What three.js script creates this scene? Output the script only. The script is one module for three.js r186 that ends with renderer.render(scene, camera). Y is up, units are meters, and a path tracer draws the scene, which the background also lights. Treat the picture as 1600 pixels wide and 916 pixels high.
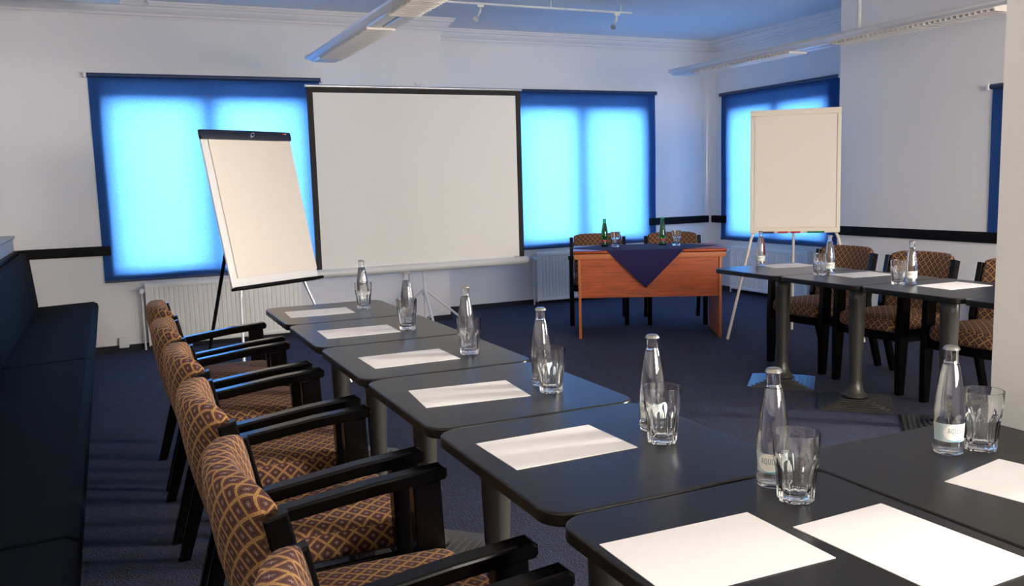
import * as THREE from 'three';
import { mergeGeometries, mergeVertices } from 'three/addons/utils/BufferGeometryUtils.js';
import { RectAreaLightUniformsLib } from 'three/addons/lights/RectAreaLightUniformsLib.js';

// ---------------------------------------------------------------- camera, sky, daylight, exposure
const scene = new THREE.Scene();
const D2R = Math.PI / 180;
const camera = new THREE.PerspectiveCamera(37.095, 1600 / 916, 0.05, 100);
camera.position.set(0, 1.32, 0);
camera.rotation.order = 'YXZ';
camera.rotation.set(-7.2231 * D2R, -24.5914 * D2R, -1.6007 * D2R);
scene.background = new THREE.Color().setRGB(0.95, 0.97, 1.0);

RectAreaLightUniformsLib.init();
function skylight(color, intensity, w, h, pos, look) {        // the bright sky in front of a window
  const l = new THREE.RectAreaLight(color, intensity, w, h);
  l.position.set(...pos); l.lookAt(...look); l.name = 'daylight'; scene.add(l); return l;
}
const WARM = new THREE.Color().setRGB(1.0, 0.91, 0.82), COOL = new THREE.Color().setRGB(0.96, 0.99, 1.0);
skylight(WARM, 222, 1.8, 2.4, [7.1, 2.25, -0.62], [5.9, 2.2, -0.65]);      // clear window in the right wall
skylight(WARM, 38, 6.4, 2.4, [3.2, 2.25, 4.2], [3.2, 2.2, 2.6]);          // windows behind the camera
skylight(COOL, 17, 5.6, 3.6, [0.87, 2.3, -9.4], [0.87, 1.75, -8.0]);      // behind the blinds
skylight(COOL, 17, 5.6, 3.6, [4.77, 2.3, -9.9], [4.77, 1.75, -8.5]);
skylight(COOL, 17, 5.6, 3.6, [7.9, 2.3, -7.35], [6.5, 1.75, -7.35]);
const EXPOSURE = 1.07;

// ---------------------------------------------------------------- helpers
let seed = 12345;
const rnd = () => ((seed = (seed * 1664525 + 1013904223) >>> 0) / 4294967296);
const names = new Map();
function numbered(n) { const k = names.get(n) ?? 0; names.set(n, k + 1); return k ? n + '_' + String(k).padStart(3, '0') : n; }
function thing(name, label, category, pos = [0, 0, 0], turn = 0, group) {
  const o = new THREE.Group(); o.name = numbered(name); o.position.set(...pos); o.rotation.y = turn;
  o.userData = { label, category }; if (group) o.userData.group = group; scene.add(o); return o;
}
function solid(o) { o.castShadow = o.receiveShadow = true; return o; }
function boxUV(g) {                                            // uv in metres, from the side each triangle faces
  g = g.index ? g.toNonIndexed() : g;
  const p = g.attributes.position, uv = new Float32Array(p.count * 2), a = new THREE.Vector3(), b = new THREE.Vector3(), c = new THREE.Vector3();
  for (let i = 0; i < p.count; i += 3) {
    a.fromBufferAttribute(p, i); b.fromBufferAttribute(p, i + 1); c.fromBufferAttribute(p, i + 2);
    const n = b.clone().sub(a).cross(c.clone().sub(a)); n.set(Math.abs(n.x), Math.abs(n.y), Math.abs(n.z));
    [a, b, c].forEach((v, k) => {
      const [s, t] = n.x > n.y && n.x > n.z ? [v.z, v.y] : n.y > n.z ? [v.x, v.z] : [v.x, v.y];
      uv[2 * (i + k)] = s; uv[2 * (i + k) + 1] = t;
    });
  }
  g.setAttribute('uv', new THREE.BufferAttribute(uv, 2)); return g;
}
function join(list) {
  list = (Array.isArray(list) ? list : [list]).map((g) => { g = g.index ? g.toNonIndexed() : g; for (const k of Object.keys(g.attributes)) if (!['position', 'normal', 'uv'].includes(k)) g.deleteAttribute(k); return g; });
  if (list.length > 1 && list.some((g) => !g.attributes.uv)) list.forEach((g) => g.deleteAttribute('uv'));
  return list.length > 1 ? mergeGeometries(list) : list[0];
}
function part(name, geos, mat, parent, keepUV) {
  let g = join(geos); if (!keepUV) g = boxUV(g);
  const m = solid(new THREE.Mesh(g, mat)); m.name = name; parent.add(m); return m;
}
function single(name, geos, mat, label, category, group, keepUV) {
  const m = part(numbered(name), geos, mat, scene, keepUV); m.userData = { label, category }; if (group) m.userData.group = group; return m;
}
function struct(name, geos, mat) { const m = part(name, geos, mat, scene); m.userData = { kind: 'structure' }; return m; }
function box(x0, x1, y0, y1, z0, z1) { const g = new THREE.BoxGeometry(Math.abs(x1 - x0), Math.abs(y1 - y0), Math.abs(z1 - z0)); g.translate((x0 + x1) / 2, (y0 + y1) / 2, (z0 + z1) / 2); return g; }
function roundBox(w, h, d, r, n = 6, bend) {                   // box with rounded edges on an even grid, optionally bent
  let g = new THREE.BoxGeometry(w, h, d, n * 2, n, n * 2); g.deleteAttribute('uv'); g.deleteAttribute('normal');
  const p = g.attributes.position, v = new THREE.Vector3(), q = new THREE.Vector3();
  const stretch = (t, half, k) => { const s = t / half; return half * Math.sign(s) * Math.pow(Math.abs(s), k); };
  for (let i = 0; i < p.count; i++) {
    v.fromBufferAttribute(p, i);
    v.set(stretch(v.x, w / 2, 0.6), stretch(v.y, h / 2, 0.7), stretch(v.z, d / 2, 0.6));
    q.set(THREE.MathUtils.clamp(v.x, -w / 2 + r, w / 2 - r), THREE.MathUtils.clamp(v.y, -h / 2 + r, h / 2 - r), THREE.MathUtils.clamp(v.z, -d / 2 + r, d / 2 - r));
    v.sub(q); if (v.lengthSq() > 1e-12) v.normalize().multiplyScalar(r); v.add(q);
    if (bend) bend(v); p.setXYZ(i, v.x, v.y, v.z);
  }
  g = mergeVertices(g, 1e-6); g.computeVertexNormals(); return g;
}
function soft(x0, x1, y0, y1, z0, z1, r = 0.006, n = 2) { const g = roundBox(x1 - x0, y1 - y0, z1 - z0, r, n); g.translate((x0 + x1) / 2, (y0 + y1) / 2, (z0 + z1) / 2); return g; }
function prism(pts, z0, z1, bevel = 0.004) {                   // outline in the XY plane, thickness along Z
  const s = new THREE.Shape(pts.map(([x, y]) => new THREE.Vector2(x, y)));
  const g = new THREE.ExtrudeGeometry(s, { depth: z1 - z0 - 2 * bevel, bevelEnabled: bevel > 0, bevelThickness: bevel, bevelSize: bevel, bevelOffset: -bevel, bevelSegments: 2, steps: 1, curveSegments: 8 });
  g.translate(0, 0, z0 + bevel); return g;
}
const V = (x, y, z) => new THREE.Vector3(x, y, z);
function rod(a, b, r0, r1 = r0, n = 14) {
  a = V(...a); b = V(...b); const d = b.clone().sub(a), g = new THREE.CylinderGeometry(r1, r0, d.length(), n);
  g.applyQuaternion(new THREE.Quaternion().setFromUnitVectors(V(0, 1, 0), d.clone().normalize())); const c = a.add(b).multiplyScalar(0.5); g.translate(c.x, c.y, c.z); return g;
}
function lathe(pts, n = 40) { return new THREE.LatheGeometry(pts.map(([x, y]) => new THREE.Vector2(x, y)), n); }
function at(g, x, y, z) { g.translate(x, y, z); return g; }

// textures
function dataTex(n, fn, srgb = true, repeat = 1) {
  const d = new Uint8Array(n * n * 4);
  for (let j = 0; j < n; j++) for (let i = 0; i < n; i++) { const c = fn(i / n, j / n, i, j), k = 4 * (j * n + i); d[k] = c[0]; d[k + 1] = c[1]; d[k + 2] = c[2]; d[k + 3] = 255; }
  const t = new THREE.DataTexture(d, n, n); t.wrapS = t.wrapT = THREE.RepeatWrapping; t.magFilter = THREE.LinearFilter; t.minFilter = THREE.LinearMipmapLinearFilter; t.generateMipmaps = true;
  if (srgb) t.colorSpace = THREE.SRGBColorSpace; t.repeat.set(repeat, repeat); t.needsUpdate = true; return t;
}
function tileNoise(period, s) {                                // value noise that repeats after `period` cells
  let k = s >>> 0; const v = new Float32Array(period * period).map(() => ((k = (k * 1664525 + 1013904223) >>> 0) / 4294967296));
  return (x, y) => {
    x = ((x % 1) + 1) % 1 * period; y = ((y % 1) + 1) % 1 * period; const i = Math.floor(x), j = Math.floor(y), f = x - i, g = y - j, a = f * f * (3 - 2 * f), b = g * g * (3 - 2 * g);
    const q = (m, n) => v[(n % period) * period + (m % period)];
    return (q(i, j) * (1 - a) + q(i + 1, j) * a) * (1 - b) + (q(i, j + 1) * (1 - a) + q(i + 1, j + 1) * a) * b;
  };
}
const c255 = (x) => Math.max(0, Math.min(255, Math.round(x)));
const n4 = tileNoise(4, 7), n16 = tileNoise(16, 11), n64 = tileNoise(64, 13), n128 = tileNoise(128, 17), n256 = tileNoise(256, 19);
const grain = dataTex(512, (u, v) => { const x = 128 + 50 * (n128(u, v) - 0.5) + 50 * (n64(u, v) - 0.5) + 40 * (n256(u, v) - 0.5); return [c255(x), c255(x), c255(x)]; }, false, 2);
const carpetTex = dataTex(512, (u, v) => { const f = n256(u, v), g = n128(u + 0.3, v), c = n16(u, v), k = 0.55 + 0.55 * f + 0.35 * g + 0.2 * (c - 0.5); return [c255(33 * k), c255(37 * k), c255(60 * k)]; }, true, 1.4);
const carpetBump = dataTex(512, (u, v) => { const x = 255 * (0.6 * n256(u, v) + 0.4 * n128(u + 0.3, v)); return [c255(x), c255(x), c255(x)]; }, false, 1.4);
const PERIOD = 0.048;
const fabricTex = dataTex(256, (u, v, i, j) => {
  const a = Math.abs(((u + v) % 1 + 1) % 1 - 0.5), b = Math.abs(((u - v) % 1 + 1) % 1 - 0.5);      // 0.5 on the lattice lines
  const line = Math.max(a, b), inner = Math.min(a, b), thread = 0.75 + 0.5 * n128(u * 1, v * 1) * (0.6 + 0.4 * ((i + j) & 1));
  const cu = ((u * 1) % 1), cv = v % 1;                                                             // star in each diamond
  const dx = Math.min(Math.abs(cu - 0.5), 9), dyv = Math.min(cv, 1 - cv), dx2 = Math.min(cu, 1 - cu), dy2 = Math.abs(cv - 0.5);
  const star = (x, y) => { const r = Math.hypot(x, y), w = 0.012; return r < 0.13 && (x < w || y < w || Math.abs(x - y) < w * 1.3); };
  let c = [66, 33, 31];
  if (line > 0.405) { const w = n64(u, v) > 0.42; c = w ? [178, 136, 80] : [132, 94, 58]; }
  else if (line > 0.375) c = [40, 20, 20];
  else if (line > 0.30) c = [94, 54, 44];
  if (star(dx, dyv) || star(dx2, dy2)) c = [148, 122, 112];
  return c.map((x) => c255(x * thread));
}, true, 1 / PERIOD);
const weave = dataTex(256, (u, v, i, j) => { const x = 150 + 70 * (n128(u, v) - 0.5) + 50 * (n64(u, v) - 0.5) + 25 * ((i + j) & 1); return [c255(x), c255(x), c255(x)]; }, false, 4);
const blindTex = dataTex(512, (u, v) => { const x = 232 + 30 * (n256(u, v) - 0.5) + 26 * (n128(v, u) - 0.5); return [c255(x), c255(x), c255(x)]; }, true, 1.6);
const cherryTex = dataTex(512, (u, v) => { const y = v + 0.012 * n4(u, v), s = n64(u * 0.06, y), f = n256(u * 0.05 + 0.2, y * 1), k = 0.8 + 0.28 * s + 0.18 * f; return [c255(160 * k), c255(70 * k), c255(25 * k)]; }, true, 1.7);
const smudge = dataTex(256, (u, v) => { const x = 160 + 10 * (n16(u, v) - 0.5) + 8 * (n128(u, v) - 0.5); return [c255(x), c255(x), c255(x)]; }, false, 1.5);

const M = {};
const std = (o) => new THREE.MeshStandardMaterial(o), phy = (o) => new THREE.MeshPhysicalMaterial(o), rgb = (r, g, b) => new THREE.Color().setRGB(r, g, b);
M.wall = std({ color: rgb(0.78, 0.77, 0.75), roughness: 0.92, bumpMap: grain, bumpScale: 0.0012 });
M.gloss = std({ color: rgb(0.78, 0.78, 0.77), roughness: 0.13, side: THREE.DoubleSide });
M.ceiling = std({ color: rgb(0.78, 0.77, 0.75), roughness: 0.95, bumpMap: grain, bumpScale: 0.0008 });
M.plaster = std({ color: rgb(0.78, 0.77, 0.75), roughness: 0.7 });
M.carpet = std({ map: carpetTex, roughness: 1, bumpMap: carpetBump, bumpScale: 0.004 });
M.black = phy({ color: rgb(0.006, 0.0055, 0.006), roughness: 0.5, specularIntensity: 0.2, bumpMap: grain, bumpScale: 0.0004 });
M.baseboard = std({ color: rgb(0.012, 0.013, 0.02), roughness: 0.8 });
M.rad = std({ color: rgb(0.88, 0.86, 0.79), roughness: 0.45 });
M.white = std({ color: rgb(0.75, 0.75, 0.74), roughness: 0.5 });
M.pvc = std({ color: rgb(0.8, 0.8, 0.8), roughness: 0.4 });
M.pane = phy({ color: 0xffffff, transmission: 1, thickness: 0, roughness: 0, ior: 1.5 });
M.blind = phy({ color: rgb(0.064, 0.208, 0.54), map: blindTex, transmission: 0.75, thickness: 0, roughness: 1, specularIntensity: 0.2, side: THREE.DoubleSide });
M.navyMetal = std({ color: rgb(0.012, 0.03, 0.09), roughness: 0.4 });
M.table = phy({ specularIntensity: 0.6, color: rgb(0.0085, 0.008, 0.0078), roughness: 0.34 });
M.table.roughness = 0.29;
M.tableEdge = std({ color: rgb(0.014, 0.013, 0.013), roughness: 0.5 });
M.iron = std({ color: rgb(0.042, 0.039, 0.034), roughness: 0.33, metalness: 0.25 });
M.wood = phy({ color: rgb(0.0025, 0.002, 0.002), roughness: 0.2, specularIntensity: 0.35 });
M.fabric = std({ map: fabricTex, roughness: 0.92, bumpMap: weave, bumpScale: 0.0006 });
M.fabric.bumpMap = weave;
M.brass = std({ color: rgb(0.55, 0.36, 0.16), metalness: 1, roughness: 0.35 });
M.vinyl = phy({ color: rgb(0.0022, 0.004, 0.007), roughness: 0.8, specularIntensity: 0.14, bumpMap: weave, bumpScale: 0.0005 });
M.paper = std({ color: rgb(0.84, 0.81, 0.79), roughness: 0.75 });
M.chart = std({ color: rgb(0.77, 0.70, 0.61), roughness: 0.85 });
M.cream = std({ color: rgb(0.74, 0.66, 0.54), roughness: 0.5 });
M.screen = std({ color: rgb(0.93, 0.92, 0.86), roughness: 0.85 });
M.border = std({ color: rgb(0.012, 0.011, 0.011), roughness: 0.7 });
M.alu = std({ color: rgb(0.72, 0.73, 0.74), roughness: 0.35, metalness: 0.85 });
M.lacquer = std({ color: rgb(0.70, 0.71, 0.70), roughness: 0.32 });
M.louver = std({ color: rgb(0.82, 0.76, 0.68), roughness: 0.3 });
M.cherry = std({ map: cherryTex, roughness: 0.42 });
M.cherryEdge = std({ color: rgb(0.46, 0.13, 0.035), roughness: 0.45 });
M.cloth = std({ color: rgb(0.012, 0.008, 0.06), roughness: 0.95, bumpMap: weave, bumpScale: 0.0004 });
M.glass = phy({ color: 0xffffff, transmission: 1, thickness: 0.003, roughness: 0, ior: 1.5 });
M.water = phy({ color: 0xffffff, transmission: 1, thickness: 0.05, roughness: 0, ior: 1.333 });
M.green = phy({ color: rgb(0.7, 1, 0.8), transmission: 1, thickness: 0.004, roughness: 0.02, ior: 1.5, attenuationColor: rgb(0.01, 0.30, 0.06), attenuationDistance: 0.006 });
M.cap = std({ color: rgb(0.36, 0.35, 0.32), metalness: 0.9, roughness: 0.28 });
M.greenCap = std({ color: rgb(0.03, 0.25, 0.15), metalness: 0.4, roughness: 0.4 });
M.chrome = std({ color: rgb(0.8, 0.8, 0.8), metalness: 1, roughness: 0.12 });
M.red = std({ color: rgb(0.55, 0.03, 0.03), roughness: 0.5 });
M.greenInk = std({ color: rgb(0.03, 0.16, 0.07), roughness: 0.5 });
M.darkInk = std({ color: rgb(0.05, 0.03, 0.06), roughness: 0.5 });

// ---------------------------------------------------------------- the room
const ZL = -7.97, ZR = -8.47, XR = 6.5, XB = 5.86, XL = -1.0, ZF = 2.6, HC = 2.86, XS = 2.98, ZB = -5.84;
function wallBoxes(u0, u1, holes, put) {                       // a wall along u from floor to ceiling, with openings
  const cuts = [...new Set([u0, u1, ...holes.flatMap((h) => [h[0], h[1]])])].sort((a, b) => a - b), out = [];
  for (let i = 0; i + 1 < cuts.length; i++) {
    const h = holes.find((q) => q[0] <= cuts[i] + 1e-6 && q[1] >= cuts[i + 1] - 1e-6);
    if (!h) out.push(put(cuts[i], cuts[i + 1], 0, HC)); else out.push(put(cuts[i], cuts[i + 1], 0, h[2]), put(cuts[i], cuts[i + 1], h[3], HC));
  }
  return out;
}
const W1 = [0.03, 1.70, 0.65, 2.22], W2 = [3.93, 5.60, 0.65, 2.22], W3 = [-8.15, -6.62, 0.65, 2.19], W4 = [-4.08, -2.85, 0.92, 1.83], W5 = [-1.25, -0.05, 0.85, 2.3];
const W6 = [1.5, 3.3, 0.85, 2.4], W7 = [3.8, 5.6, 0.85, 2.4];
struct('floor', box(XL - 0.3, XR + 0.4, -0.12, 0, -8.9, ZF + 0.3), M.carpet);
struct('ceiling', box(XL - 0.3, XR + 0.4, HC, HC + 0.15, -8.9, ZF + 0.3), M.ceiling);
struct('wall_back_left', [...wallBoxes(XL - 0.3, XS, [W1], (a, b, c, d) => box(a, b, c, d, ZL - 0.38, ZL)), box(XS - 0.38, XS, 0, HC, -8.83, ZL - 0.38)], M.wall);
struct('wall_back_right', wallBoxes(XS, XR + 0.36, [W2], (a, b, c, d) => box(a, b, c, d, ZR - 0.36, ZR)), M.wall);
struct('wall_right_back', wallBoxes(ZR, ZB, [W3], (a, b, c, d) => box(XR, XR + 0.36, c, d, a, b)), M.wall);
struct('wall_right_front', [...wallBoxes(ZB, ZF, [W4, W5], (a, b, c, d) => box(XB, XB + 0.36, c, d, a, b)), box(XB + 0.36, XR + 0.36, 0, HC, ZB, ZB + 0.3)], M.wall);
struct('wall_left', box(XL - 0.3, XL, 0, HC, ZL, ZF), M.wall);
struct('wall_front', wallBoxes(XL - 0.3, XR, [W6, W7], (a, b, c, d) => box(a, b, c, d, ZF, ZF + 0.3)), M.wall);
{ // rounded, glossy plaster cove where the back and right walls meet
  const r = 0.12, n = 28, pos = [], nor = [], idx = [];
  for (let i = 0; i <= n; i++) { const q = i / n * Math.PI / 2, c = Math.cos(q), d = Math.sin(q); for (const y of [0, 2.74]) { pos.push(XR - (r - r * c), y, ZR + (r - r * d)); nor.push(-c, 0, d); } }
  for (let i = 0; i < n; i++) { const k = 2 * i; idx.push(k, k + 1, k + 2, k + 1, k + 3, k + 2); }
  const g = new THREE.BufferGeometry(); g.setAttribute('position', new THREE.Float32BufferAttribute(pos, 3)); g.setAttribute('normal', new THREE.Float32BufferAttribute(nor, 3)); g.setIndex(idx);
  struct('wall_corner', g, M.gloss);
}
struct('column', box(1.845, 2.26, 0, HC, -1.353, -0.95), M.wall);
struct('ceiling_bulkhead', box(XL, 0.2, 2.71, HC, -7.25, ZF), M.wall);
struct('wall_ledge', [box(XL, -0.70, 0, 0.985, ZL, ZF), soft(XL, -0.685, 0.985, 1.01, ZL, ZF, 0.004)], std({ color: rgb(0.48, 0.47, 0.44), roughness: 0.8 }));
// plaster cornice: one profile (distance from wall, height), swept along the walls
const CORN = [[0, 2.735], [0.012, 2.735], [0.016, 2.752], [0.032, 2.756], [0.036, 2.772], [0.055, 2.785], [0.072, 2.805], [0.078, 2.822], [0.10, 2.826], [0.104, 2.842], [0.115, 2.846], [0.115, HC], [0, HC]];
function cornice(a, b, nx, nz, ma = 0, mb = 0) {                               // along the wall from a to b (x, z), profile out along n
  const g = prism(CORN, 0, 1, 0), p = g.attributes.position, dx = b[0] - a[0], dz = b[1] - a[1];
  for (let i = 0; i < p.count; i++) { const d = p.getX(i), e = p.getZ(i), len = Math.hypot(dx, dz), t = e + (e < 0.5 ? -ma : mb) * d / len; p.setXYZ(i, a[0] + dx * t + nx * d, p.getY(i), a[1] + dz * t + nz * d); }
  const q = g.index ? g.toNonIndexed() : g; q.computeVertexNormals(); return q;
}
struct('trim_1', [cornice([XL, ZL], [XS, ZL], 0, 1, 0, 1), cornice([XS, ZL], [XS, ZR], 1, 0, 1, 0)], M.plaster);
struct('trim_2', [cornice([XS, ZR], [XR, ZR], 0, 1), cornice([XR, ZR], [XR, ZB], -1, 0)], M.plaster);
// black dado rails and skirting
struct('trim_3', [soft(-0.70, 0.0, 0.81, 0.89, ZL, ZL + 0.022, 0.004), soft(1.74, XS + 0.02, 0.81, 0.89, ZL, ZL + 0.022, 0.004)], M.black);
struct('trim_4', [soft(5.62, XR - 0.045, 0.785, 0.868, ZR, ZR + 0.03, 0.004), soft(XR - 0.03, XR, 0.785, 0.868, ZR + 0.045, -8.16, 0.004)], M.black);
struct('trim_5', soft(XB - 0.022, XB, 0.78, 0.86, ZB - 0.01, ZF, 0.004), M.black);
struct('trim_6', soft(-0.70, -0.672, 0.80, 0.89, ZL, ZF, 0.004), M.black);
struct('baseboard_back', [box(XL, XS + 0.012, 0, 0.05, ZL, ZL + 0.012), box(XS, XS + 0.012, 0, 0.05, ZR, ZL), box(XS, XR, 0, 0.05, ZR, ZR + 0.012)], M.baseboard);
struct('baseboard_right', [box(XR - 0.012, XR, 0, 0.05, ZR, ZB), box(XB - 0.012, XB, 0, 0.05, ZB, ZF)], M.baseboard);

// windows: plastic frames with a mullion, panes, sill
function windowUnit(n, hole, axis, plane, out) {               // axis 'x': in a wall along x at z = plane; out = direction to the outside
  const [a, b, y0, y1] = hole, g = new THREE.Group(); g.name = 'window_' + n; g.userData = { kind: 'structure' }; scene.add(g);
  const bx = (u0, u1, v0, v1, d0, d1) => axis === 'x' ? box(u0, u1, v0, v1, plane + out * d0, plane + out * d1) : box(plane + out * d0, plane + out * d1, v0, v1, u0, u1);
  const m = (a + b) / 2, f = 0.065, top = 0.15, d0 = 0.07, d1 = 0.14;
  part('window_frame', [bx(a, a + f, y0, y1, d0, d1), bx(b - f, b, y0, y1, d0, d1), bx(a + f, b - f, y0, y0 + f, d0, d1), bx(a + f, b - f, y1 - top, y1, d0, d1)], M.pvc, g);
  part('mullion', bx(m - 0.07, m + 0.07, y0 + f, y1 - top, d0 - 0.005, d1 + 0.005), M.pvc, g);
  for (const [u0, u1] of [[a + f, m - 0.07], [m + 0.07, b - f]]) {
    const p = axis === 'x' ? at(new THREE.PlaneGeometry(u1 - u0, y1 - y0 - f - top), (u0 + u1) / 2, (y0 + y1 + f - top) / 2, plane + out * 0.105) : new THREE.PlaneGeometry(u1 - u0, y1 - y0 - f - top).rotateY(Math.PI / 2).translate(plane + out * 0.105, (y0 + y1 + f - top) / 2, (u0 + u1) / 2);
    part('pane', p, M.pane, g);
  }
  part('sill', bx(a, b, y0 - 0.02, y0 + 0.004, -0.005, 0.07), M.white, g);
}
windowUnit(1, W1, 'x', ZL, -1); windowUnit(2, W2, 'x', ZR, -1); windowUnit(3, W3, 'z', XR, 1);
windowUnit(4, W4, 'z', XB, 1); windowUnit(5, W5, 'z', XB, 1); windowUnit(6, W6, 'x', ZF, 1); windowUnit(7, W7, 'x', ZF, 1);

// ---------------------------------------------------------------- roller blinds
function blind(label, u0, u1, y0, y1, place) {                 // local: x along the wall, z into the room
  const w = u1 - u0, t = thing('roller_blind', label, 'blind', [0, 0, 0], 0, 'blue roller blinds on the windows'); place(t, (u0 + u1) / 2);
  const g = new THREE.PlaneGeometry(w, y1 - y0 - 0.01, 40, 40), p = g.attributes.position;
  for (let i = 0; i < p.count; i++) p.setZ(i, 0.0025 * Math.sin(p.getX(i) * 9 + 1) + 0.002 * Math.sin(p.getY(i) * 5));
  g.computeVertexNormals(); part('fabric', at(g, 0, (y0 + y1) / 2, 0.014), M.blind, t);
  part('roller_tube', rod([-w / 2 - 0.005, y1 - 0.004, 0.026], [w / 2 + 0.005, y1 - 0.004, 0.026], 0.019), M.navyMetal, t);
  for (const s of [-1, 1]) part('bracket', soft(s * (w / 2 + 0.018) - 0.012, s * (w / 2 + 0.018) + 0.012, y1 - 0.026, y1 + 0.018, 0, 0.05, 0.004), M.lacquer, t);
  part('bottom_bar', soft(-w / 2, w / 2, y0 - 0.006, y0 + 0.016, 0.008, 0.022, 0.004), M.navyMetal, t);
  return t;
}
blind('blue roller blind behind the tilted flip chart with dark header bar', -0.065, 1.805, 0.588, 2.275, (t, c) => t.position.set(c, 0, ZL));
blind('blue roller blind between projection screen and room corner', 3.83, 5.715, 0.60, 2.275, (t, c) => t.position.set(c, 0, ZR));
blind('blue roller blind behind the cream flip chart on the right wall', -8.26, -6.46, 0.595, 2.25, (t, c) => { t.position.set(XR, 0, c); t.rotation.y = -Math.PI / 2; });
blind('dark blue roller blind edge beside the white column', -4.37, -2.62, 0.83, 1.91, (t, c) => { t.position.set(XB, 0, c); t.rotation.y = -Math.PI / 2; });

// ---------------------------------------------------------------- radiators
function radiator(label, w, h, y, place, pitch = 0.0385) {     // local: x along the wall, z into the room
  const t = thing('radiator', label, 'radiator', [0, 0, 0], 0, 'white panel radiators under the windows'); place(t);
  const n = Math.round((w - 0.05) / pitch), pts = [[-w / 2, 0.06]];
  for (let i = 0; i < n; i++) { const x = -w / 2 + 0.025 + (w - 0.05) * (i / n), q = (w - 0.05) / n; pts.push([x, 0.098], [x + q * 0.62, 0.098], [x + q * 0.72, 0.090], [x + q * 0.90, 0.090]); }
  pts.push([w / 2 - 0.025, 0.098], [w / 2, 0.098], [w / 2, 0.06]); pts[1][0] = -w / 2; 
  const s = new THREE.Shape(pts.map(([a, b]) => new THREE.Vector2(a, b))), g = new THREE.ExtrudeGeometry(s, { depth: h - 0.08, bevelEnabled: false });
  g.rotateX(-Math.PI / 2); g.scale(1, 1, -1); const idx = g.attributes.position; for (let i = 0; i < idx.count; i += 3) { const a = [0, 1, 2].map((k) => idx.getX(i + 1) * 0 + k); const x1 = idx.getX(i + 1), y1 = idx.getY(i + 1), z1 = idx.getZ(i + 1); idx.setXYZ(i + 1, idx.getX(i + 2), idx.getY(i + 2), idx.getZ(i + 2)); idx.setXYZ(i + 2, x1, y1, z1); }
  g.computeVertexNormals(); part('front_panel', at(g, 0, y + 0.04, 0), M.rad, t);
  for (const v of [y + h - 0.045, y + 0.006]) part('panel_border', soft(-w / 2 - 0.002, w / 2 + 0.002, v, v + 0.039, 0.055, 0.101, 0.008), M.rad, t);
  for (const v of [-w / 2 - 0.006, w / 2]) part('side_cover', box(v, v + 0.006, y, y + h, 0.03, 0.098), M.rad, t);
  const slats = [box(-w / 2, w / 2, y + h - 0.004, y + h, 0.03, 0.036), box(-w / 2, w / 2, y + h - 0.004, y + h, 0.086, 0.098)];
  for (let i = 0; i < 40; i++) { const x = -w / 2 + w * (i + 0.5) / 40; slats.push(box(x - 0.004, x + 0.004, y + h - 0.004, y + h, 0.036, 0.086)); }
  part('top_grille', slats, M.rad, t);
  part('rear_panel', soft(-w / 2 + 0.01, w / 2 - 0.01, y + 0.02, y + h - 0.02, 0.032, 0.045, 0.005), M.rad, t);
  part('wall_bracket', box(-w / 3, -w / 3 + 0.03, y + 0.1, y + h - 0.1, 0.002, 0.032), M.rad, t); part('wall_bracket', box(w / 3, w / 3 + 0.03, y + 0.1, y + h - 0.1, 0.002, 0.032), M.rad, t);
  part('valve', [rod([-w / 2 - 0.006, y + h - 0.06, 0.065], [-w / 2 - 0.035, y + h - 0.06, 0.065], 0.012), rod([-w / 2 - 0.035, y + h - 0.06, 0.05], [-w / 2 - 0.035, y + h - 0.06, 0.12], 0.017, 0.021), rod([-w / 2 - 0.035, 0, 0.065], [-w / 2 - 0.035, y + h - 0.06, 0.065], 0.008)], M.white, t);
  return t;
}
radiator('wide white ribbed radiator behind the tilted flip chart', 1.28, 0.535, 0.03, (t) => t.position.set(0.88, 0, ZL));
radiator('white ribbed radiator left of the wooden desk', 1.45, 0.535, 0.03, (t) => t.position.set(4.87, 0, ZR));
radiator('white ribbed radiator behind the cream flip chart', 1.2, 0.50, 0.04, (t) => { t.position.set(XR, 0, -7.38); t.rotation.y = -Math.PI / 2; });
radiator('white ribbed radiator behind chairs beside the column', 1.3, 0.36, 0.10, (t) => { t.position.set(XB, 0, -3.72); t.rotation.y = -Math.PI / 2; });
{ const t = thing('wall_socket', 'small white cable box low on the wall left of the radiator', 'socket', [0.04, 0.03, ZL]); part('housing', soft(-0.04, 0.04, 0, 0.085, 0, 0.035, 0.006), M.white, t); part('cover_seam', box(-0.03, 0.03, 0.04, 0.042, 0.035, 0.0358), M.rad, t); }

// ---------------------------------------------------------------- bench along the left wall
{
  const t = thing('upholstered_bench', 'long dark navy upholstered bench along the left wall', 'bench');
  const segs = [[-7.94, -5.2], [-5.19, -2.47], [-2.46, 0.2]];
  for (const [a, b] of segs) {
    const seat = prism([[-0.62, 0.27], [-0.19, 0.27], [-0.155, 0.31], [-0.128, 0.395], [-0.135, 0.425], [-0.165, 0.44], [-0.62, 0.425]], a, b, 0.008); part('seat_cushion', seat, M.vinyl, t);
    part('backrest', prism([[-0.665, 0.40], [-0.575, 0.40], [-0.565, 0.44], [-0.60, 0.84], [-0.615, 0.862], [-0.64, 0.868], [-0.665, 0.86]], a, b, 0.008), M.vinyl, t);
  }
  part('front_panel', prism([[-0.62, 0.0], [-0.262, 0.0], [-0.192, 0.268], [-0.62, 0.268]], -7.93, 0.19, 0.004), M.vinyl, t);
}

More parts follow.
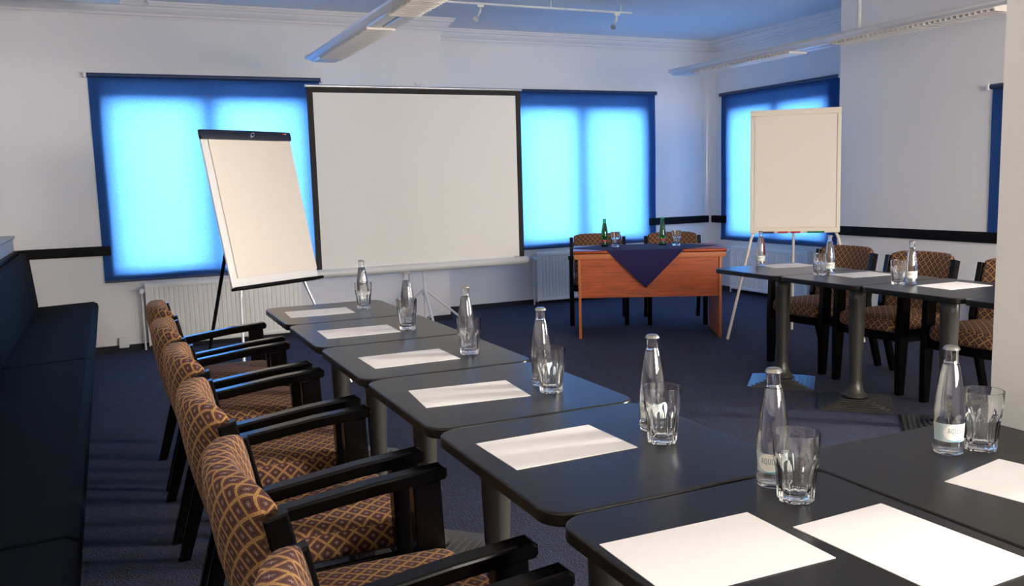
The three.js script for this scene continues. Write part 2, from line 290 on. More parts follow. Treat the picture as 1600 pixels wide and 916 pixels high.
// ---------------------------------------------------------------- ceiling fittings
function luminaire(label, x, z0, z1, y, wires, coil) {
  const t = thing('pendant_luminaire', label, 'light fitting', [x, y, 0], 0, 'long suspended luminaires');
  const prof = [[-0.098, 0.010], [-0.14, 0.022], [-0.145, 0.032], [-0.11, 0.058], [-0.04, 0.072], [0.04, 0.072], [0.11, 0.058], [0.145, 0.032], [0.14, 0.022], [0.098, 0.010], [0.094, 0.036], [-0.094, 0.036]];
  part('housing', prism(prof, z0, z1, 0), M.lacquer, t);
  const cuts = [z0, z0 + 0.28, z0 + 1.55, z0 + 2.0, z0 + 3.3, z1];
  part('end_cover', soft(-0.0935, 0.0935, 0, 0.034, cuts[0], cuts[1], 0.003), M.lacquer, t); part('end_plate', box(-0.138, 0.138, 0.022, 0.058, z0 - 0.006, z0), M.lacquer, t);
  for (const [a, b] of [[-0.0935, -0.012], [0.012, 0.0935]]) part('joint_cover', soft(a, b, 0, 0.034, cuts[2], cuts[3], 0.003), M.lacquer, t);
  part('joint_channel', box(-0.0118, 0.0118, 0.022, 0.034, cuts[2], cuts[3]), M.lacquer, t);
  for (const [a, b] of [[cuts[1], cuts[2]], [cuts[3], cuts[4]]]) {
    const g = [box(-0.0935, -0.0895, 0.004, 0.034, a, b), box(0.0895, 0.0935, 0.004, 0.034, a, b)]; const n = Math.round((b - a) / 0.042);
    for (let i = 0; i <= n; i++) { const z = a + (b - a) * i / n, q = prism([[-0.007, -0.012], [0.007, -0.012], [0.0015, 0.03], [-0.0015, 0.03]], -0.0894, 0.0894, 0); q.rotateY(Math.PI / 2); q.translate(0, 0, z); g.push(q); }
    part('louver', g, M.louver, t).userData = { kind: 'stuff' };
    part('fluorescent_tube', rod([0, 0.028, a + 0.03], [0, 0.028, b - 0.03], 0.0075), M.white, t);
  }
  for (const z of wires) part('suspension_wire', rod([0, 0.07, z], [0, HC - y, z], 0.0014, 0.0014, 6), M.alu, t);
  if (coil !== undefined) {
    const pts = []; for (let i = 0; i <= 640; i++) { const a = i / 8 * 2 * Math.PI, f = i / 640; pts.push(V(0.011 * Math.cos(a), 0.075 + f * (HC - y - 0.08), coil + 0.011 * Math.sin(a))); }
    part('power_cable', new THREE.TubeGeometry(new THREE.CatmullRomCurve3(pts), 900, 0.0035, 5), M.white, t);
    part('ceiling_rose', rod([0, HC - y - 0.02, coil], [0, HC - y, coil], 0.03), M.white, t);
  }
  return t;
}
luminaire('long white suspended luminaire above the left table row', 1.60, -6.86, -2.2, 2.275, [-6.62, -4.3, -2.5]);
luminaire('long white suspended louvred luminaire above the right table row', 5.02, -7.0, -2.3, 2.275, [-6.8, -2.6], -4.83);
{
  const t = thing('track_light', 'thin white ceiling track with two small spotlights', 'track light', [0, 2.79, -6.9]);
  part('rail', soft(2.3, 4.42, 0, 0.016, -0.009, 0.009, 0.002), M.lacquer, t);
  part('ceiling_mount', [rod([2.4, 0.016, 0], [2.4, HC - 2.79, 0], 0.006), rod([3.6, 0.016, 0], [3.6, HC - 2.79, 0], 0.006), rod([4.3, 0.016, 0], [4.3, HC - 2.79, 0], 0.006)], M.lacquer, t);
  for (const x of [2.94, 4.26]) {
    const s = part('spotlight', [soft(x - 0.03, x + 0.03, -0.022, 0.001, -0.014, 0.014, 0.004), rod([x, -0.02, 0], [x, -0.055, 0.0], 0.010), rod([x, -0.05, 0], [x - 0.035, -0.10, 0.02], 0.011)], M.lacquer, t);
    part('lamp_head', [rod([x - 0.033, -0.098, 0.018], [x - 0.058, -0.128, 0.034], 0.015, 0.026, 20)], M.alu, s);
  }
}
function halogen(label, x, z) {
  const t = thing('ceiling_halogen', label, 'spotlight', [x, HC, z], 0, 'small halogen ceiling spots');
  part('stem', rod([0, 0, 0], [0, -0.05, 0], 0.004), M.chrome, t); part('lamp_head', lathe([[0.001, -0.045], [0.012, -0.05], [0.02, -0.065], [0.022, -0.075], [0.016, -0.072], [0.001, -0.068]], 20), M.chrome, t);
}
halogen('tiny chrome halogen spot at the top left of the ceiling', 0.40, -7.62); halogen('tiny chrome halogen spot near the wall step', 2.58, -7.58);

// ---------------------------------------------------------------- projection screen on a tripod
{
  const t = thing('projection_screen', 'large white projection screen with black border on a tripod', 'projector screen', [2.567, 0, -7.46]);
  part('screen_surface', box(-0.935, 0.935, 0.60, 2.125, -0.0015, 0.0015), M.screen, t);
  part('border', [box(-0.985, -0.935, 0.60, 2.155, -0.002, 0.002), box(0.935, 0.985, 0.60, 2.155, -0.002, 0.002), box(-0.935, 0.935, 2.112, 2.155, -0.002, 0.0025)], M.border, t);
  part('top_bar', [rod([-1.0, 2.165, 0], [1.0, 2.165, 0], 0.013)], M.alu, t);
  part('top_handle', [soft(0.015, 0.065, 2.175, 2.20, -0.03, 0.0, 0.005), rod([0.0, 2.19, -0.03], [-0.025, 2.215, -0.03], 0.008)], M.white, t);
  part('roller_case', [rod([-1.0, 0.585, 0], [1.0, 0.585, 0], 0.037, 0.037, 24)], M.lacquer, t);
  part('case_cap', [rod([0.998, 0.585, 0], [1.012, 0.585, 0], 0.039), rod([-1.012, 0.585, 0], [-0.998, 0.585, 0], 0.039), soft(0.88, 0.93, 0.618, 0.632, -0.01, 0.022, 0.003)], M.lacquer, t);
  part('pole', [rod([0, 0.06, -0.06], [0, 2.19, -0.06], 0.012), soft(-0.03, 0.03, 0.54, 0.56, -0.075, 0.0, 0.005)], M.white, t);
  part('hub', [rod([0, 0.32, -0.06], [0, 0.38, -0.06], 0.024)], M.white, t);
  for (const a of [22, 142, 262]) { const dx = Math.cos(a * D2R), dz = -Math.sin(a * D2R); part('leg', [rod([0.02 * dx, 0.36, -0.06 + 0.02 * dz], [0.50 * dx, 0.012, -0.06 + 0.50 * dz], 0.011), rod([0, 0.09, -0.06], [0.27 * dx, 0.175, -0.06 + 0.27 * dz], 0.005), rod([0.49 * dx, 0.018, -0.06 + 0.49 * dz], [0.52 * dx, 0.0, -0.06 + 0.52 * dz], 0.014)], M.white, t); }
}

// ---------------------------------------------------------------- flip charts
{
  const t = thing('flip_chart', 'tilted white flip chart with dark header bar before the left blind', 'flip chart', [0.954, 0, -5.682], 30.9 * D2R);
  const T = 12.9 * D2R, lean = (g) => { g.rotateX(-T); g.translate(0, 0.729, 0); return g; };    // board hinge at its lower edge
  part('board', lean(soft(-0.35, 0.35, 0.0, 0.985, -0.018, 0, 0.005)), M.white, t);
  part('paper_pad', lean(box(-0.30, 0.345, 0.055, 0.96, 0.0005, 0.008)), M.chart, t);
  const hd = part('header_bar', lean(soft(-0.362, 0.352, 0.925, 0.985, -0.004, 0.026, 0.008)), std({ color: rgb(0.010, 0.013, 0.03), roughness: 0.4 }), t);
  const ring = new THREE.TorusGeometry(0.013, 0.0022, 6, 24, 5.4); ring.scale(1.25, 0.8, 1); ring.rotateZ(0.5); const tail = new THREE.TorusGeometry(0.012, 0.002, 6, 16, 2.2); tail.rotateZ(3.9); tail.translate(-0.014, -0.004, 0);
  part('logo', [lean(at(ring, 0.03, 0.957, 0.0265)), lean(at(tail, 0.03, 0.957, 0.0265))], M.alu, hd);
  part('maker_mark', [lean(box(0.277, 0.292, 0.965, 0.973, 0.026, 0.0268))], M.red, hd); part('maker_mark', [lean(box(0.294, 0.312, 0.965, 0.973, 0.026, 0.0268))], M.alu, hd);
  part('pen_tray', lean(soft(-0.352, 0.352, -0.022, 0.0, -0.02, 0.05, 0.006)), M.black, t);
  const top = V(0, 0.729 + 0.88 * Math.cos(T), -0.88 * Math.sin(T) - 0.05), ft = (s, o) => [s, 0.0, 0.729 * Math.tan(T) + o];
  for (const s of [-1, 1]) part('leg', [rod([s * 0.05, top.y, top.z], [s * 0.27, 0.66, -0.03], 0.012), rod([s * 0.27, 0.66, -0.03], ft(s * 0.44, 0.0), 0.009)], s < 0 ? M.alu : M.alu, t);
  part('rear_leg', [rod([0, top.y, top.z - 0.01], [-0.02, 0.006, -0.80], 0.013, 0.011)], M.black, t);
  part('leg_hub', [soft(-0.07, 0.07, top.y - 0.03, top.y + 0.03, top.z - 0.03, top.z + 0.03, 0.006)], M.black, t);
}
{
  const t = thing('flip_chart', 'cream flip chart with marker tray in front of the right window', 'flip chart', [5.097, 0, -5.544], -40.3 * D2R);
  const T = 2.8 * D2R, lean = (g) => { g.rotateX(-T); g.translate(0, 0.844, 0); return g; };
  part('board', lean(soft(-0.35, 0.35, 0.0, 1.0, -0.022, 0, 0.005)), M.cream, t);
  part('paper_pad', lean(box(-0.318, 0.318, 0.05, 0.955, 0.0005, 0.010)), M.chart, t);
  part('top_clamp', lean(soft(-0.352, 0.352, 0.955, 1.003, -0.01, 0.022, 0.006)), M.cream, t);
  part('side_rail', lean(soft(0.32, 0.352, 0.0, 0.953, -0.01, 0.012, 0.004)), M.cream, t); part('side_rail', lean(soft(-0.352, -0.32, 0.0, 0.953, -0.01, 0.012, 0.004)), M.cream, t);
  part('pen_tray', lean(soft(-0.35, 0.35, 0.0, 0.042, 0.0, 0.035, 0.005)), M.cream, t);
  for (const s of [-1, 1]) part('leg', [rod([s * 0.30, 0.90, -0.034], [s * 0.34, 0.80, 0.02], 0.012), rod([s * 0.34, 0.80, 0.02], [s * 0.52, 0.0, 0.30], 0.0115)], M.cream, t);
  part('rear_leg', [rod([0, 1.5, -0.05], [0, 0.0, -0.24], 0.011)], M.cream, t);
  part('leg_hub', lean(soft(-0.32, 0.32, 0.02, 0.06, -0.05, -0.022, 0.006)), M.cream, t);
  const lab = ['dark', 'red', 'red', 'green']; [[-0.25, -0.16, M.darkInk], [-0.13, -0.05, M.red], [-0.03, 0.045, M.red], [0.10, 0.23, M.greenInk]].forEach(([a, b, m], i) => {
    const k = thing('marker_pen', lab[i] + ' marker on the cream flip chart tray' + (i === 1 ? ', left of the other red one' : i === 2 ? ', right of the other red one' : ''), 'marker', [5.097, 0, -5.544], -40.3 * D2R, 'markers on the tray');
    part('barrel', lean(rod([a, 0.006, 0.044], [b - 0.02, 0.006, 0.044], 0.008)), m, k); part('pen_cap', lean(rod([b - 0.02, 0.006, 0.044], [b, 0.006, 0.044], 0.0085)), m, k);
  });
}

// ---------------------------------------------------------------- desk with cloth
const DX = 3.506, DZ = -6.333, DT = -Math.atan2(0.575, 1.028);   // front left foot; local x along the front, local -z to the back
const deskPoint = (s, d) => [DX + Math.cos(DT) * s - Math.sin(DT) * d * 1, 0, DZ - Math.sin(DT) * s - Math.cos(DT) * d];
{
  const t = thing('wooden_desk', 'cherry wood desk with panel front before the back window', 'desk', [DX, 0, DZ], DT);
  const L = 1.178;
  part('desk_top', soft(-0.035, L + 0.035, 0.712, 0.74, -0.60, 0.02, 0.004), M.cherry, t);
  part('side_panel', [soft(0, 0.024, 0, 0.712, -0.56, 0, 0.002)], M.cherryEdge, t); part('side_panel', [soft(L - 0.024, L, 0, 0.712, -0.56, 0, 0.002)], M.cherryEdge, t);
  part('modesty_panel', box(0.024, L - 0.024, 0.345, 0.712, -0.03, -0.012), M.cherry, t);
  part('front_rail', soft(-0.03, L + 0.03, 0.668, 0.712, -0.008, 0.012, 0.003), M.cherryEdge, t);
  // diagonal cloth: flat on top, a corner hanging over the front and one over the back
  const c = thing('tablecloth', 'navy blue cloth laid diagonally over the desk, corner hanging in front', 'tablecloth', [DX, 0, DZ], DT);
  const half = 0.63, cx = 0.555, cz = -0.29, f = 0.024 - cz, th = 0.0025;
  const topShape = []; const clipF = f, clipB = 0.60 + cz + 0.004;
  topShape.push([-(half - clipF), clipF], [half - clipF, clipF], [half, 0], [half - clipB, -clipB], [-(half - clipB), -clipB], [-half, 0]);
  const g = prism(topShape.map(([x, y]) => [x, -y]), 0, th, 0); g.rotateX(-Math.PI / 2); part('cloth_top', at(g, cx, 0.7402, cz), M.cloth, c);
  const drop = (w, len, z0, s) => {
    const n = 24, pos = [], idx = [];
    for (let i = 0; i <= n; i++) for (let j = 0; j <= n; j++) { const v = j / n, hw = w * (1 - v), x = (i / n * 2 - 1) * hw; pos.push(cx + x, 0.7427 - len * v, z0 + s * (0.004 + 0.012 * v * (0.6 + 0.5 * Math.sin(x * 14 + 1)))); }
    for (let i = 0; i < n; i++) for (let j = 0; j < n; j++) { const a = i * (n + 1) + j, b = a + n + 1; idx.push(a, a + 1, b, b, a + 1, b + 1); }
    const q = new THREE.BufferGeometry(); q.setAttribute('position', new THREE.Float32BufferAttribute(pos, 3)); q.setIndex(idx); q.computeVertexNormals(); q.setAttribute('uv', new THREE.Float32BufferAttribute(new Float32Array(pos.length / 3 * 2), 2)); return q;
  };
  M.cloth.side = THREE.DoubleSide;
  part('hanging_corner', drop(half - clipF, half - clipF, 0.024, 1), M.cloth, c);
  part('hanging_corner', drop(half - clipB, half - clipB, -0.604, -1), M.cloth, c);
}

// ---------------------------------------------------------------- pedestal tables
const TH = 0.732;
function tableProto(w, d) {                                    // centred on the pedestal
  const t = new THREE.Group(); t.name = 'pedestal_table';
  const r = 0.058, s = new THREE.Shape(), x = w / 2, z = d / 2;
  s.moveTo(-x + r, -z); s.lineTo(x - r, -z); s.absarc(x - r, -z + r, r, -Math.PI / 2, 0); s.lineTo(x, z - r); s.absarc(x - r, z - r, r, 0, Math.PI / 2); s.lineTo(-x + r, z); s.absarc(-x + r, z - r, r, Math.PI / 2, Math.PI); s.lineTo(-x, -z + r); s.absarc(-x + r, -z + r, r, Math.PI, 1.5 * Math.PI);
  const b = 0.005, g = new THREE.ExtrudeGeometry(s, { depth: 0.028 - 2 * b, bevelEnabled: true, bevelSize: b, bevelOffset: -b, bevelThickness: b, bevelSegments: 3, curveSegments: 12 });
  g.rotateX(-Math.PI / 2); g.translate(0, TH - 0.028 + b, 0); part('table_top', g, M.table, t);
  part('top_plate', soft(-0.15, 0.15, TH - 0.040, TH - 0.0285, -0.15, 0.15, 0.003), M.iron, t);
  part('column', lathe([[0.001, TH - 0.04], [0.046, TH - 0.04], [0.046, 0.60], [0.042, 0.42], [0.036, 0.24], [0.034, 0.15], [0.037, 0.11], [0.047, 0.072], [0.064, 0.052], [0.075, 0.040], [0.001, 0.039]].reverse(), 32), M.iron, t);
  const steps = []; const N = 6;
  for (let i = 0; i < N; i++) { const q = 0.20 - i * 0.0235, y0 = i ? 0.009 + (i - 1) * 0.0062 : 0, y1 = 0.009 + i * 0.0062, rr = 0.022, sh = new THREE.Shape(); sh.moveTo(-q + rr, -q); sh.lineTo(q - rr, -q); sh.absarc(q - rr, -q + rr, rr, -Math.PI / 2, 0); sh.lineTo(q, q - rr); sh.absarc(q - rr, q - rr, rr, 0, Math.PI / 2); sh.lineTo(-q + rr, q); sh.absarc(-q + rr, q - rr, rr, Math.PI / 2, Math.PI); sh.lineTo(-q, -q + rr); sh.absarc(-q + rr, -q + rr, rr, Math.PI, 1.5 * Math.PI); const e = new THREE.ExtrudeGeometry(sh, { depth: y1 - y0 - 0.001, bevelEnabled: true, bevelSize: 0.001, bevelOffset: -0.001, bevelThickness: 0.001, bevelSegments: 1, curveSegments: 4 }); e.rotateX(-Math.PI / 2); e.translate(0, y0, 0); e.rotateY(Math.PI / 4); steps.push(e); }
  for (const e of steps) part('base_step', e, M.iron, t);
  return t;
}
const ord = ['first', 'second', 'third', 'fourth', 'fifth', 'sixth'];
function put(proto, name, label, category, group, x, y, z, turn = 0) {
  const o = proto.clone(); o.name = numbered(name); o.position.set(x, y, z); o.rotation.y = turn; o.userData = { label, category, group }; scene.add(o); return o;
}
const tableL = tableProto(0.585, 0.614), tableR = tableProto(0.64, 0.60);
const leftZ = [-4.113, -3.493, -2.873, -2.248, -1.626, -1.003];
leftZ.forEach((z, i) => put(tableL, 'pedestal_table', ['dark table farthest from camera in the left row', 'second dark table of the left row counted from the projection screen', 'third dark table of the left row counted from the projection screen', 'fourth dark table of the left row counted from the projection screen', 'fifth dark table of the left row, behind the corner table', 'nearest dark corner table of the left row holding two papers'][i], 'table', 'dark pedestal tables', 0.960, 0, z));
put(tableL, 'pedestal_table', 'dark table standing against the white column', 'table', 'dark pedestal tables', 1.549, 0, -1.088);
[-4.265, -3.66, -3.055, -2.45].forEach((z, i) => put(tableR, 'pedestal_table', ['dark table of the right row nearest the wooden desk', 'second dark table of the right row from the desk', 'third dark table of the right row from the desk', 'fourth dark table of the right row, partly behind the column'][i], 'table', 'dark pedestal tables', 3.835, 0, z));

// ---------------------------------------------------------------- armchairs (facing local +x)
function seatUV(g) {                                           // cloth laid over the cushion and folded down its sides
  g = boxUV(g); const p = g.attributes.position, n = g.attributes.normal, uv = g.attributes.uv;
  for (let i = 0; i < p.count; i += 3) {
    const a = V(0, 0, 0); for (let k = 0; k < 3; k++) a.add(V(n.getX(i + k), n.getY(i + k), n.getZ(i + k)));
    for (let k = i; k < i + 3; k++) {
      const d = 0.05 - p.getY(k); let u = p.getX(k), v = p.getZ(k);
      if (Math.abs(a.y) < Math.abs(a.x) || Math.abs(a.y) < Math.abs(a.z)) { if (Math.abs(a.x) > Math.abs(a.z)) u += Math.sign(a.x) * d; else v += Math.sign(a.z) * d; }
      uv.setXY(k, u, v);
    }
  }
  return g;
}
function chairProto() {
  const t = new THREE.Group(); t.name = 'armchair';
  for (const s of [-1, 1]) {
    const z0 = s > 0 ? 0.228 : -0.268, z1 = z0 + 0.040;
    part('front_leg', prism([[0.222, 0], [0.262, 0], [0.268, 0.30], [0.256, 0.612], [0.186, 0.606], [0.192, 0.40], [0.200, 0.30]], z0, z1, 0.004), M.wood, t);
    const post = part('rear_leg', prism([[-0.285, 0], [-0.245, 0], [-0.165, 0.26], [-0.128, 0.40], [-0.122, 0.47], [-0.150, 0.62], [-0.183, 0.783], [-0.225, 0.772], [-0.194, 0.62], [-0.172, 0.47], [-0.178, 0.40], [-0.215, 0.26]], z0 + 0.003, z1 - 0.003, 0.004), M.wood, t);
    part('bolt_cap', rod([-0.176, 0.655, s > 0 ? 0.264 : -0.264], [-0.176, 0.655, s > 0 ? 0.266 : -0.266], 0.006), M.brass, post);
    part('armrest', prism([[-0.166, 0.565], [0.10, 0.598], [0.268, 0.611], [0.275, 0.620], [0.274, 0.636], [0.262, 0.645], [0.10, 0.632], [-0.170, 0.599]], s > 0 ? 0.228 : -0.276, s > 0 ? 0.276 : -0.228, 0.006), M.wood, t);
    part('side_rail', prism([[-0.16, 0.31], [0.20, 0.315], [0.20, 0.375], [-0.15, 0.37]], z0 + 0.008, z1 - 0.012, 0.003), M.wood, t);
  }
  const apron = roundBox(0.03, 0.062, 0.47, 0.005, 4, (v) => { v.x += 0.028 * (1 - (v.z / 0.235) ** 2); }); part('front_rail', at(apron, 0.215, 0.345, 0), M.wood, t);
  part('rear_rail', soft(-0.165, -0.135, 0.31, 0.37, -0.23, 0.23, 0.004), M.wood, t);
  const seat = roundBox(0.435, 0.088, 0.452, 0.036, 8, (v) => {
    const ex = 1 - (v.x / 0.2175) ** 2, ez = 1 - (v.z / 0.226) ** 2; if (v.y > 0) v.y += 0.020 * Math.max(0, ex) * Math.max(0, ez); if (v.x > 0) v.x += 0.035 * Math.max(0, ez) * (v.x / 0.2175);
  });
  part('seat', at(seatUV(seat), 0.045, 0.412, 0), M.fabric, t, true);
  // padded back, bowed to the rear
  const NU = 26, hw = 0.226, sec = [], y0 = 0.425, y1 = 0.813, tk = 0.030;
  for (let k = 0; k < 40; k++) { const a = k / 40 * 2 * Math.PI, ca = Math.cos(a), sa = Math.sin(a), e = 0.42; sec.push([tk * Math.sign(ca) * Math.pow(Math.abs(ca), e), Math.sign(sa) * Math.pow(Math.abs(sa), 0.62)]); }
  const pos = [], uv = [], idx = [], K = sec.length; let len = [0]; const H = (y1 - y0) / 2;
  for (let k = 1; k <= K; k++) len.push(len[k - 1] + Math.hypot(sec[k % K][0] - sec[k - 1][0], (sec[k % K][1] - sec[k - 1][1]) * H));
  for (let i = 0; i <= NU; i++) {
    const u = i / NU * 2 - 1, bow = 0.052 * (1 - u * u), fat = 0.62 + 0.62 * (1 - u ** 4), lo = y0 + 0.02 * u * u, hi = y1 - 0.022 * u ** 6;
    for (let k = 0; k <= K; k++) {
      const [n, q] = sec[k % K], y = (lo + hi) / 2 + q * (hi - lo) / 2, low = Math.max(0, -q), x = -0.150 - 0.165 * (y - 0.44) - bow * (1 - 0.25 * low) + n * fat * (n < 0 ? 1.25 : 0.9);
      pos.push(x, y, u * hw); uv.push(u * hw * 1.06, len[k]);
    }
  }
  for (let i = 0; i < NU; i++) for (let k = 0; k < K; k++) { const a = i * (K + 1) + k, b = a + K + 1; idx.push(a, b, a + 1, b, b + 1, a + 1); }
  for (const i of [0, NU]) { const c = pos.length / 3, b = i * (K + 1); pos.push(-0.205, 0.61, i ? hw : -hw); uv.push(0, 0.2); for (let k = 0; k < K; k++) i ? idx.push(c, b + k + 1, b + k) : idx.push(c, b + k, b + k + 1); }
  const bg = new THREE.BufferGeometry(); bg.setAttribute('position', new THREE.Float32BufferAttribute(pos, 3)); bg.setAttribute('uv', new THREE.Float32BufferAttribute(uv, 2)); bg.setIndex(idx); bg.computeVertexNormals();
  part('backrest', bg, M.fabric, t, true);
  return t;
}
const chair = chairProto();
[-4.315, -3.66, -2.995, -2.352, -1.70, -1.05].forEach((z, i) => put(chair, 'armchair', ['patterned armchair at the far end of the left row', 'second patterned armchair of the left row from the far end', 'third patterned armchair of the left row from the far end', 'fourth patterned armchair of the left row from the far end', 'fifth patterned armchair of the left row, next to the nearest one', 'nearest patterned armchair of the left row, cut off by the frame'][i], 'chair', 'patterned armchairs', 0.418 + [0.004, -0.006, 0.004, 0, 0.003, 0.004][i], 0, z, [0.01, -0.015, 0.01, 0, -0.01, 0.01][i]));
[[4.46, -4.56], [4.43, -3.91], [4.42, -3.23]].forEach(([x, z], i) => put(chair, 'armchair', ['patterned armchair of the right row nearest the flip chart', 'patterned armchair in the middle of the right row', 'patterned armchair of the right row half hidden by the column'][i], 'chair', 'patterned armchairs', x, 0, z, Math.PI));
put(chair, 'armchair', 'patterned armchair behind the left half of the desk', 'chair', 'patterned armchairs', 4.12, 0, -7.05, DT - Math.PI / 2);
put(chair, 'armchair', 'patterned armchair behind the right half of the desk', 'chair', 'patterned armchairs', 4.718, 0, -6.684, DT - Math.PI / 2);

// ---------------------------------------------------------------- sheets of paper
const sheet = boxUV(box(-0.1485, 0.1485, 0, 0.0012, -0.105, 0.105));
function paper(label, x, z, turn) { const m = solid(new THREE.Mesh(sheet, M.paper)); m.name = numbered('paper_sheet'); m.position.set(x, TH + 0.0002, z); m.rotation.y = turn * D2R; m.userData = { label, category: 'paper', group: 'blank paper sheets on the tables' }; scene.add(m); }
paper('blank paper sheet on the farthest table of the left row', 0.875, -4.117, -2);
paper('blank paper sheet on the second table of the left row from the far end', 0.893, -3.469, -1.5);
paper('blank paper sheet on the third table of the left row from the far end', 0.896, -2.824, 0.5);
paper('blank paper sheet on the fourth table of the left row from the far end', 0.884, -2.247, -5);
paper('blank paper sheet on the fifth table of the left row from the far end', 0.869, -1.688, 1.2);
paper('blank paper sheet on the corner table, left of the other sheet', 0.829, -1.07, -1);
paper('blank paper sheet on the corner table, right of the tumbler', 1.113, -0.94, 90 + 2);
paper('blank paper sheet on the table against the column', 1.534, -0.99, 90 + 10.8);
paper('blank paper sheet on the right row table nearest the desk', 3.985, -4.40, -12);
paper('blank paper sheet on the second table of the right row', 3.945, -3.735, -6);
paper('blank paper sheet on the third table of the right row', 3.90, -3.09, -2);

// ---------------------------------------------------------------- tumblers and bottles
function tumblerProto() {
  const t = new THREE.Group(); t.name = 'tumbler'; const R = 80, prof = [];
  const F = 10, facet = (a, r, k) => { const p = 2 * Math.PI / F, b = 2 * (((a % p) + p) % p) / p - 1; return r * (1 + k * (0.035 - 0.095 * (1 - b * b))); };
  // outer wall from the middle of the base up to the rim, then the inside down again: [radius, height, facet share]
  const P = [[0.0, 0.004, 0], [0.020, 0.003, 0], [0.027, 0.0, 0.3], [0.0305, 0.0, 1], [0.0318, 0.003, 1], [0.0335, 0.03, 1], [0.0362, 0.062, 1], [0.0385, 0.071, 1], [0.0398, 0.078, 0.3], [0.0402, 0.086, 0], [0.0412, 0.105, 0], [0.0420, 0.1262, 0], [0.0416, 0.127, 0], [0.0408, 0.1265, 0], [0.0396, 0.100, 0], [0.0380, 0.078, 0.0], [0.0325, 0.060, 0], [0.0288, 0.030, 0], [0.0272, 0.018, 0], [0.021, 0.0145, 0], [0.0, 0.0135, 0]];
  const pos = [], idx = [];
  for (const [r, y, k] of P) for (let i = 0; i < R; i++) { const a = i / R * 2 * Math.PI, q = k ? facet(a, r, k) : r; pos.push(q * Math.cos(a), y, q * Math.sin(a)); }
  for (let j = 0; j + 1 < P.length; j++) for (let i = 0; i < R; i++) { const a = j * R + i, b = j * R + (i + 1) % R, c = a + R, d = b + R; idx.push(a, c, b, b, c, d); }
  let g = new THREE.BufferGeometry(); g.setAttribute('position', new THREE.Float32BufferAttribute(pos, 3)); g.setIndex(idx); g = mergeVertices(g, 1e-6); g.computeVertexNormals(); g.setAttribute('uv', new THREE.Float32BufferAttribute(new Float32Array(g.attributes.position.count * 2), 2));
  part('glass_body', g, M.glass, t, true); return t;
}
const tumbler = tumblerProto();
function labelTexture() {
  const c = document.createElement('canvas'); c.width = 1024; c.height = 256; const x = c.getContext('2d');
  x.fillStyle = '#b9c8c8'; x.fillRect(0, 0, 1024, 256);
  x.fillStyle = '#e6e4da'; x.beginPath(); x.ellipse(512, 118, 250, 118, 0, 0, 7); x.fill();
  x.fillStyle = '#8a9094'; x.font = 'bold 96px sans-serif'; x.textAlign = 'center'; x.fillText('AQUILA', 512, 128);
  x.fillStyle = '#2b8fb4'; x.beginPath(); x.moveTo(300, 205); x.quadraticCurveTo(500, 275, 760, 178); x.quadraticCurveTo(640, 250, 512, 254); x.quadraticCurveTo(380, 250, 300, 205); x.fill();
  const t = new THREE.CanvasTexture(c); t.colorSpace = THREE.SRGBColorSpace; return t;
}
M.label = std({ map: labelTexture(), roughness: 0.45 });
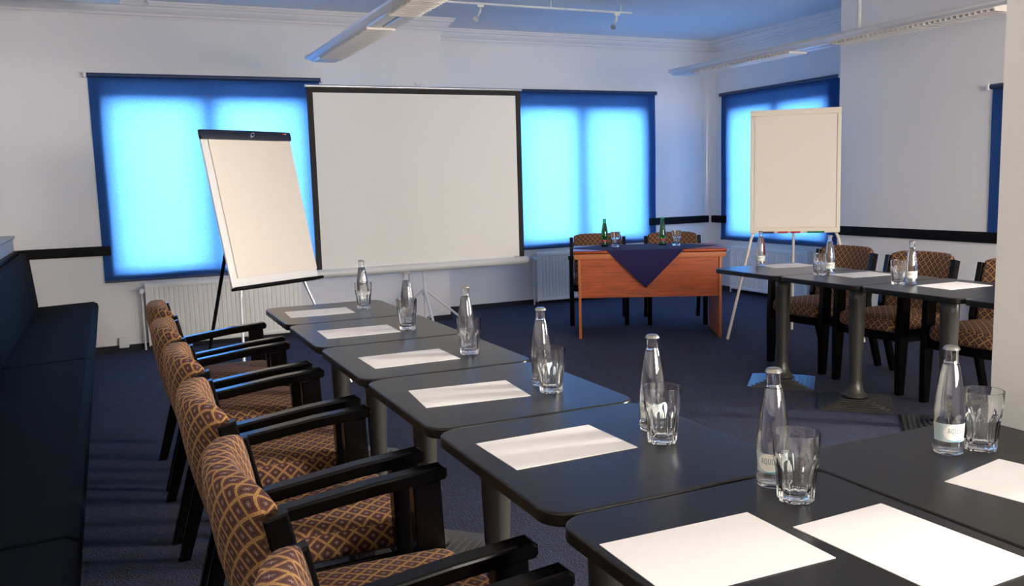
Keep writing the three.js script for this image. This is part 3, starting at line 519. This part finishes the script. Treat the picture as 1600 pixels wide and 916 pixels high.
function bottleProto(glass, capMat, labelMat, name, k = 1) {
  const t = new THREE.Group(); t.name = name;
  const out = [[0.001, 0.004], [0.018, 0.003], [0.026, 0.0], [0.0295, 0.003], [0.0312, 0.010], [0.0308, 0.018], [0.0285, 0.028], [0.0280, 0.036], [0.0288, 0.048], [0.0298, 0.062], [0.0300, 0.078], [0.0292, 0.098], [0.0270, 0.122], [0.0236, 0.148], [0.0196, 0.172], [0.0164, 0.188], [0.0140, 0.1945], [0.0136, 0.20], [0.0133, 0.214], [0.0140, 0.218], [0.0138, 0.2235]].map(([r, y]) => [r, y * k]);
  const th = 0.0026, inn = out.slice(3).map(([r, y], i) => [Math.max(0.009, r - th), i === 0 ? 0.0075 * k : y]).filter((q, i) => i === 0 || q[1] > 0.0085 * k); inn[0][0] = 0.022;
  const shell = [...out, [0.0112, 0.2235 * k], ...inn.slice().reverse().slice(1), [0.001, 0.0085 * k]];
  part('glass_body', lathe(shell, 48), glass, t);
  const lvl = 0.1915 * k, wet = inn.filter(([, y]) => y < lvl).map(([r, y], i) => [r + 0.0004, y - (i === 0 ? 0.0004 : 0)]);
  part('water', lathe([[0.001, 0.0081 * k], ...wet, [0.0130, lvl], [0.001, lvl]], 48), M.water, t);
  const cap = [[0.001, 0.2255], [0.0135, 0.2255]]; const cg = []; const R = 42, P = [[0.0, 0.2272], [0.0112, 0.2270], [0.0132, 0.2258], [0.0143, 0.2236], [0.0157, 0.2200], [0.0155, 0.2194], [0.0143, 0.2210]], pos = [], idx = [];
  P.forEach(([r, y], j) => { for (let i = 0; i < R; i++) { const a = i / R * 2 * Math.PI, q = r + (j === 4 || j === 5 ? 0.0011 * (i & 1) : j === 3 ? 0.0005 * (i & 1) : 0); pos.push(q * Math.cos(a), y * k + 0.0006, q * Math.sin(a)); } });
  for (let j = 0; j + 1 < P.length; j++) for (let i = 0; i < R; i++) { const a = j * R + i, b = j * R + (i + 1) % R, c = a + R, d = b + R; idx.push(a, b, c, b, d, c); }
  const g = new THREE.BufferGeometry(); g.setAttribute('position', new THREE.Float32BufferAttribute(pos, 3)); g.setIndex(idx); g.computeVertexNormals(); g.setAttribute('uv', new THREE.Float32BufferAttribute(new Float32Array(pos.length / 3 * 2), 2)); part('crown_cap', g, capMat, t, true);
  // paper label round the front, following the bottle's flank
  const lp = [], lu = [], li = [], NA = 36, ys = labelMat === M.label ? [0.030, 0.036, 0.044, 0.052, 0.060, 0.068] : [0.036, 0.042, 0.048, 0.056], rad = (y) => { for (let i = 3; i + 1 < out.length; i++) if (out[i + 1][1] >= y) { const f = (y - out[i][1]) / (out[i + 1][1] - out[i][1]); return out[i][0] + f * (out[i + 1][0] - out[i][0]); } return 0.03; };
  const span = labelMat === M.label ? 3.6 : 2.4;
  for (let j = 0; j < ys.length; j++) for (let i = 0; i <= NA; i++) { const a = (i / NA - 0.5) * span, y = ys[j] * k, r = rad(y) + 0.0004; lp.push(r * Math.sin(a), y, r * Math.cos(a)); lu.push(i / NA, j / (ys.length - 1)); }
  for (let j = 0; j + 1 < ys.length; j++) for (let i = 0; i < NA; i++) { const a = j * (NA + 1) + i, b = a + NA + 1; li.push(a, a + 1, b, a + 1, b + 1, b); }
  const lg = new THREE.BufferGeometry(); lg.setAttribute('position', new THREE.Float32BufferAttribute(lp, 3)); lg.setAttribute('uv', new THREE.Float32BufferAttribute(lu, 2)); lg.setIndex(li); lg.computeVertexNormals(); part('label', lg, labelMat, t, true);
  return t;
}
M.label.side = THREE.DoubleSide;
const bottle = bottleProto(M.glass, M.cap, M.label, 'water_bottle');
const redLabel = std({ color: rgb(0.35, 0.05, 0.06), roughness: 0.5, side: THREE.DoubleSide });
const greenBottle = bottleProto(M.green, M.greenCap, redLabel, 'green_bottle', 1.06);
const where = ['farthest table of the left row', 'second table of the left row from the far end', 'third table of the left row from the far end', 'fourth table of the left row from the far end', 'fifth table of the left row from the far end', 'near corner table', 'table against the column'];
[[1.116, -4.215], [1.120, -3.511], [1.133, -2.876], [1.110, -2.232], [1.127, -1.686], [1.115, -1.262], [1.562, -1.237]].forEach(([x, z], i) => put(bottle, 'water_bottle', 'clear glass water bottle on the ' + where[i], 'bottle', 'clear water bottles', x, TH + 0.0003, z, [0.2, 2.6, -2.4, 1.9, -1.2, -0.9, -0.35][i]));
[[1.095, -4.124], [1.081, -3.402], [1.105, -2.782], [1.095, -2.146], [1.092, -1.596], [1.098, -1.182], [1.640, -1.221]].forEach(([x, z], i) => put(tumbler, 'tumbler', 'empty faceted tumbler on the ' + where[i], 'glass', 'faceted tumblers', x, TH + 0.0003, z, i * 0.21));
const wr = ['right row table nearest the desk', 'second table of the right row', 'third table of the right row'];
[[3.86, -4.505], [3.845, -3.885], [3.81, -3.275]].forEach(([x, z], i) => put(bottle, 'water_bottle', 'clear glass water bottle on the ' + wr[i], 'bottle', 'clear water bottles', x, TH + 0.0003, z, [-0.9, -0.8, -0.9][i]));
[[3.745, -3.86], [3.735, -3.29]].forEach(([x, z], i) => put(tumbler, 'tumbler', 'empty faceted tumbler on the ' + wr[i + 1], 'glass', 'faceted tumblers', x, TH + 0.0003, z, i * 0.3));
[[0.235, 0.40, 'left'], [0.735, 0.42, 'right']].forEach(([s, d, w]) => { const [x, , z] = deskPoint(s, d); put(greenBottle, 'green_bottle', 'green glass mineral water bottle on the ' + w + ' half of the desk', 'bottle', 'green bottles on the desk', x, 0.743, z, DT - 0.2); });
[[0.325, 0.34, 'left'], [0.845, 0.34, 'right']].forEach(([s, d, w]) => { const [x, , z] = deskPoint(s, d); put(tumbler, 'tumbler', 'empty tumbler beside the ' + w + ' green bottle on the desk', 'glass', 'tumblers on the desk', x, 0.743, z, 0.4); });

// ---------------------------------------------------------------- render
const renderer = new THREE.WebGLRenderer({ antialias: true });
renderer.toneMapping = THREE.LinearToneMapping;
renderer.toneMappingExposure = EXPOSURE;
renderer.shadowMap.enabled = true;
renderer.render(scene, camera);
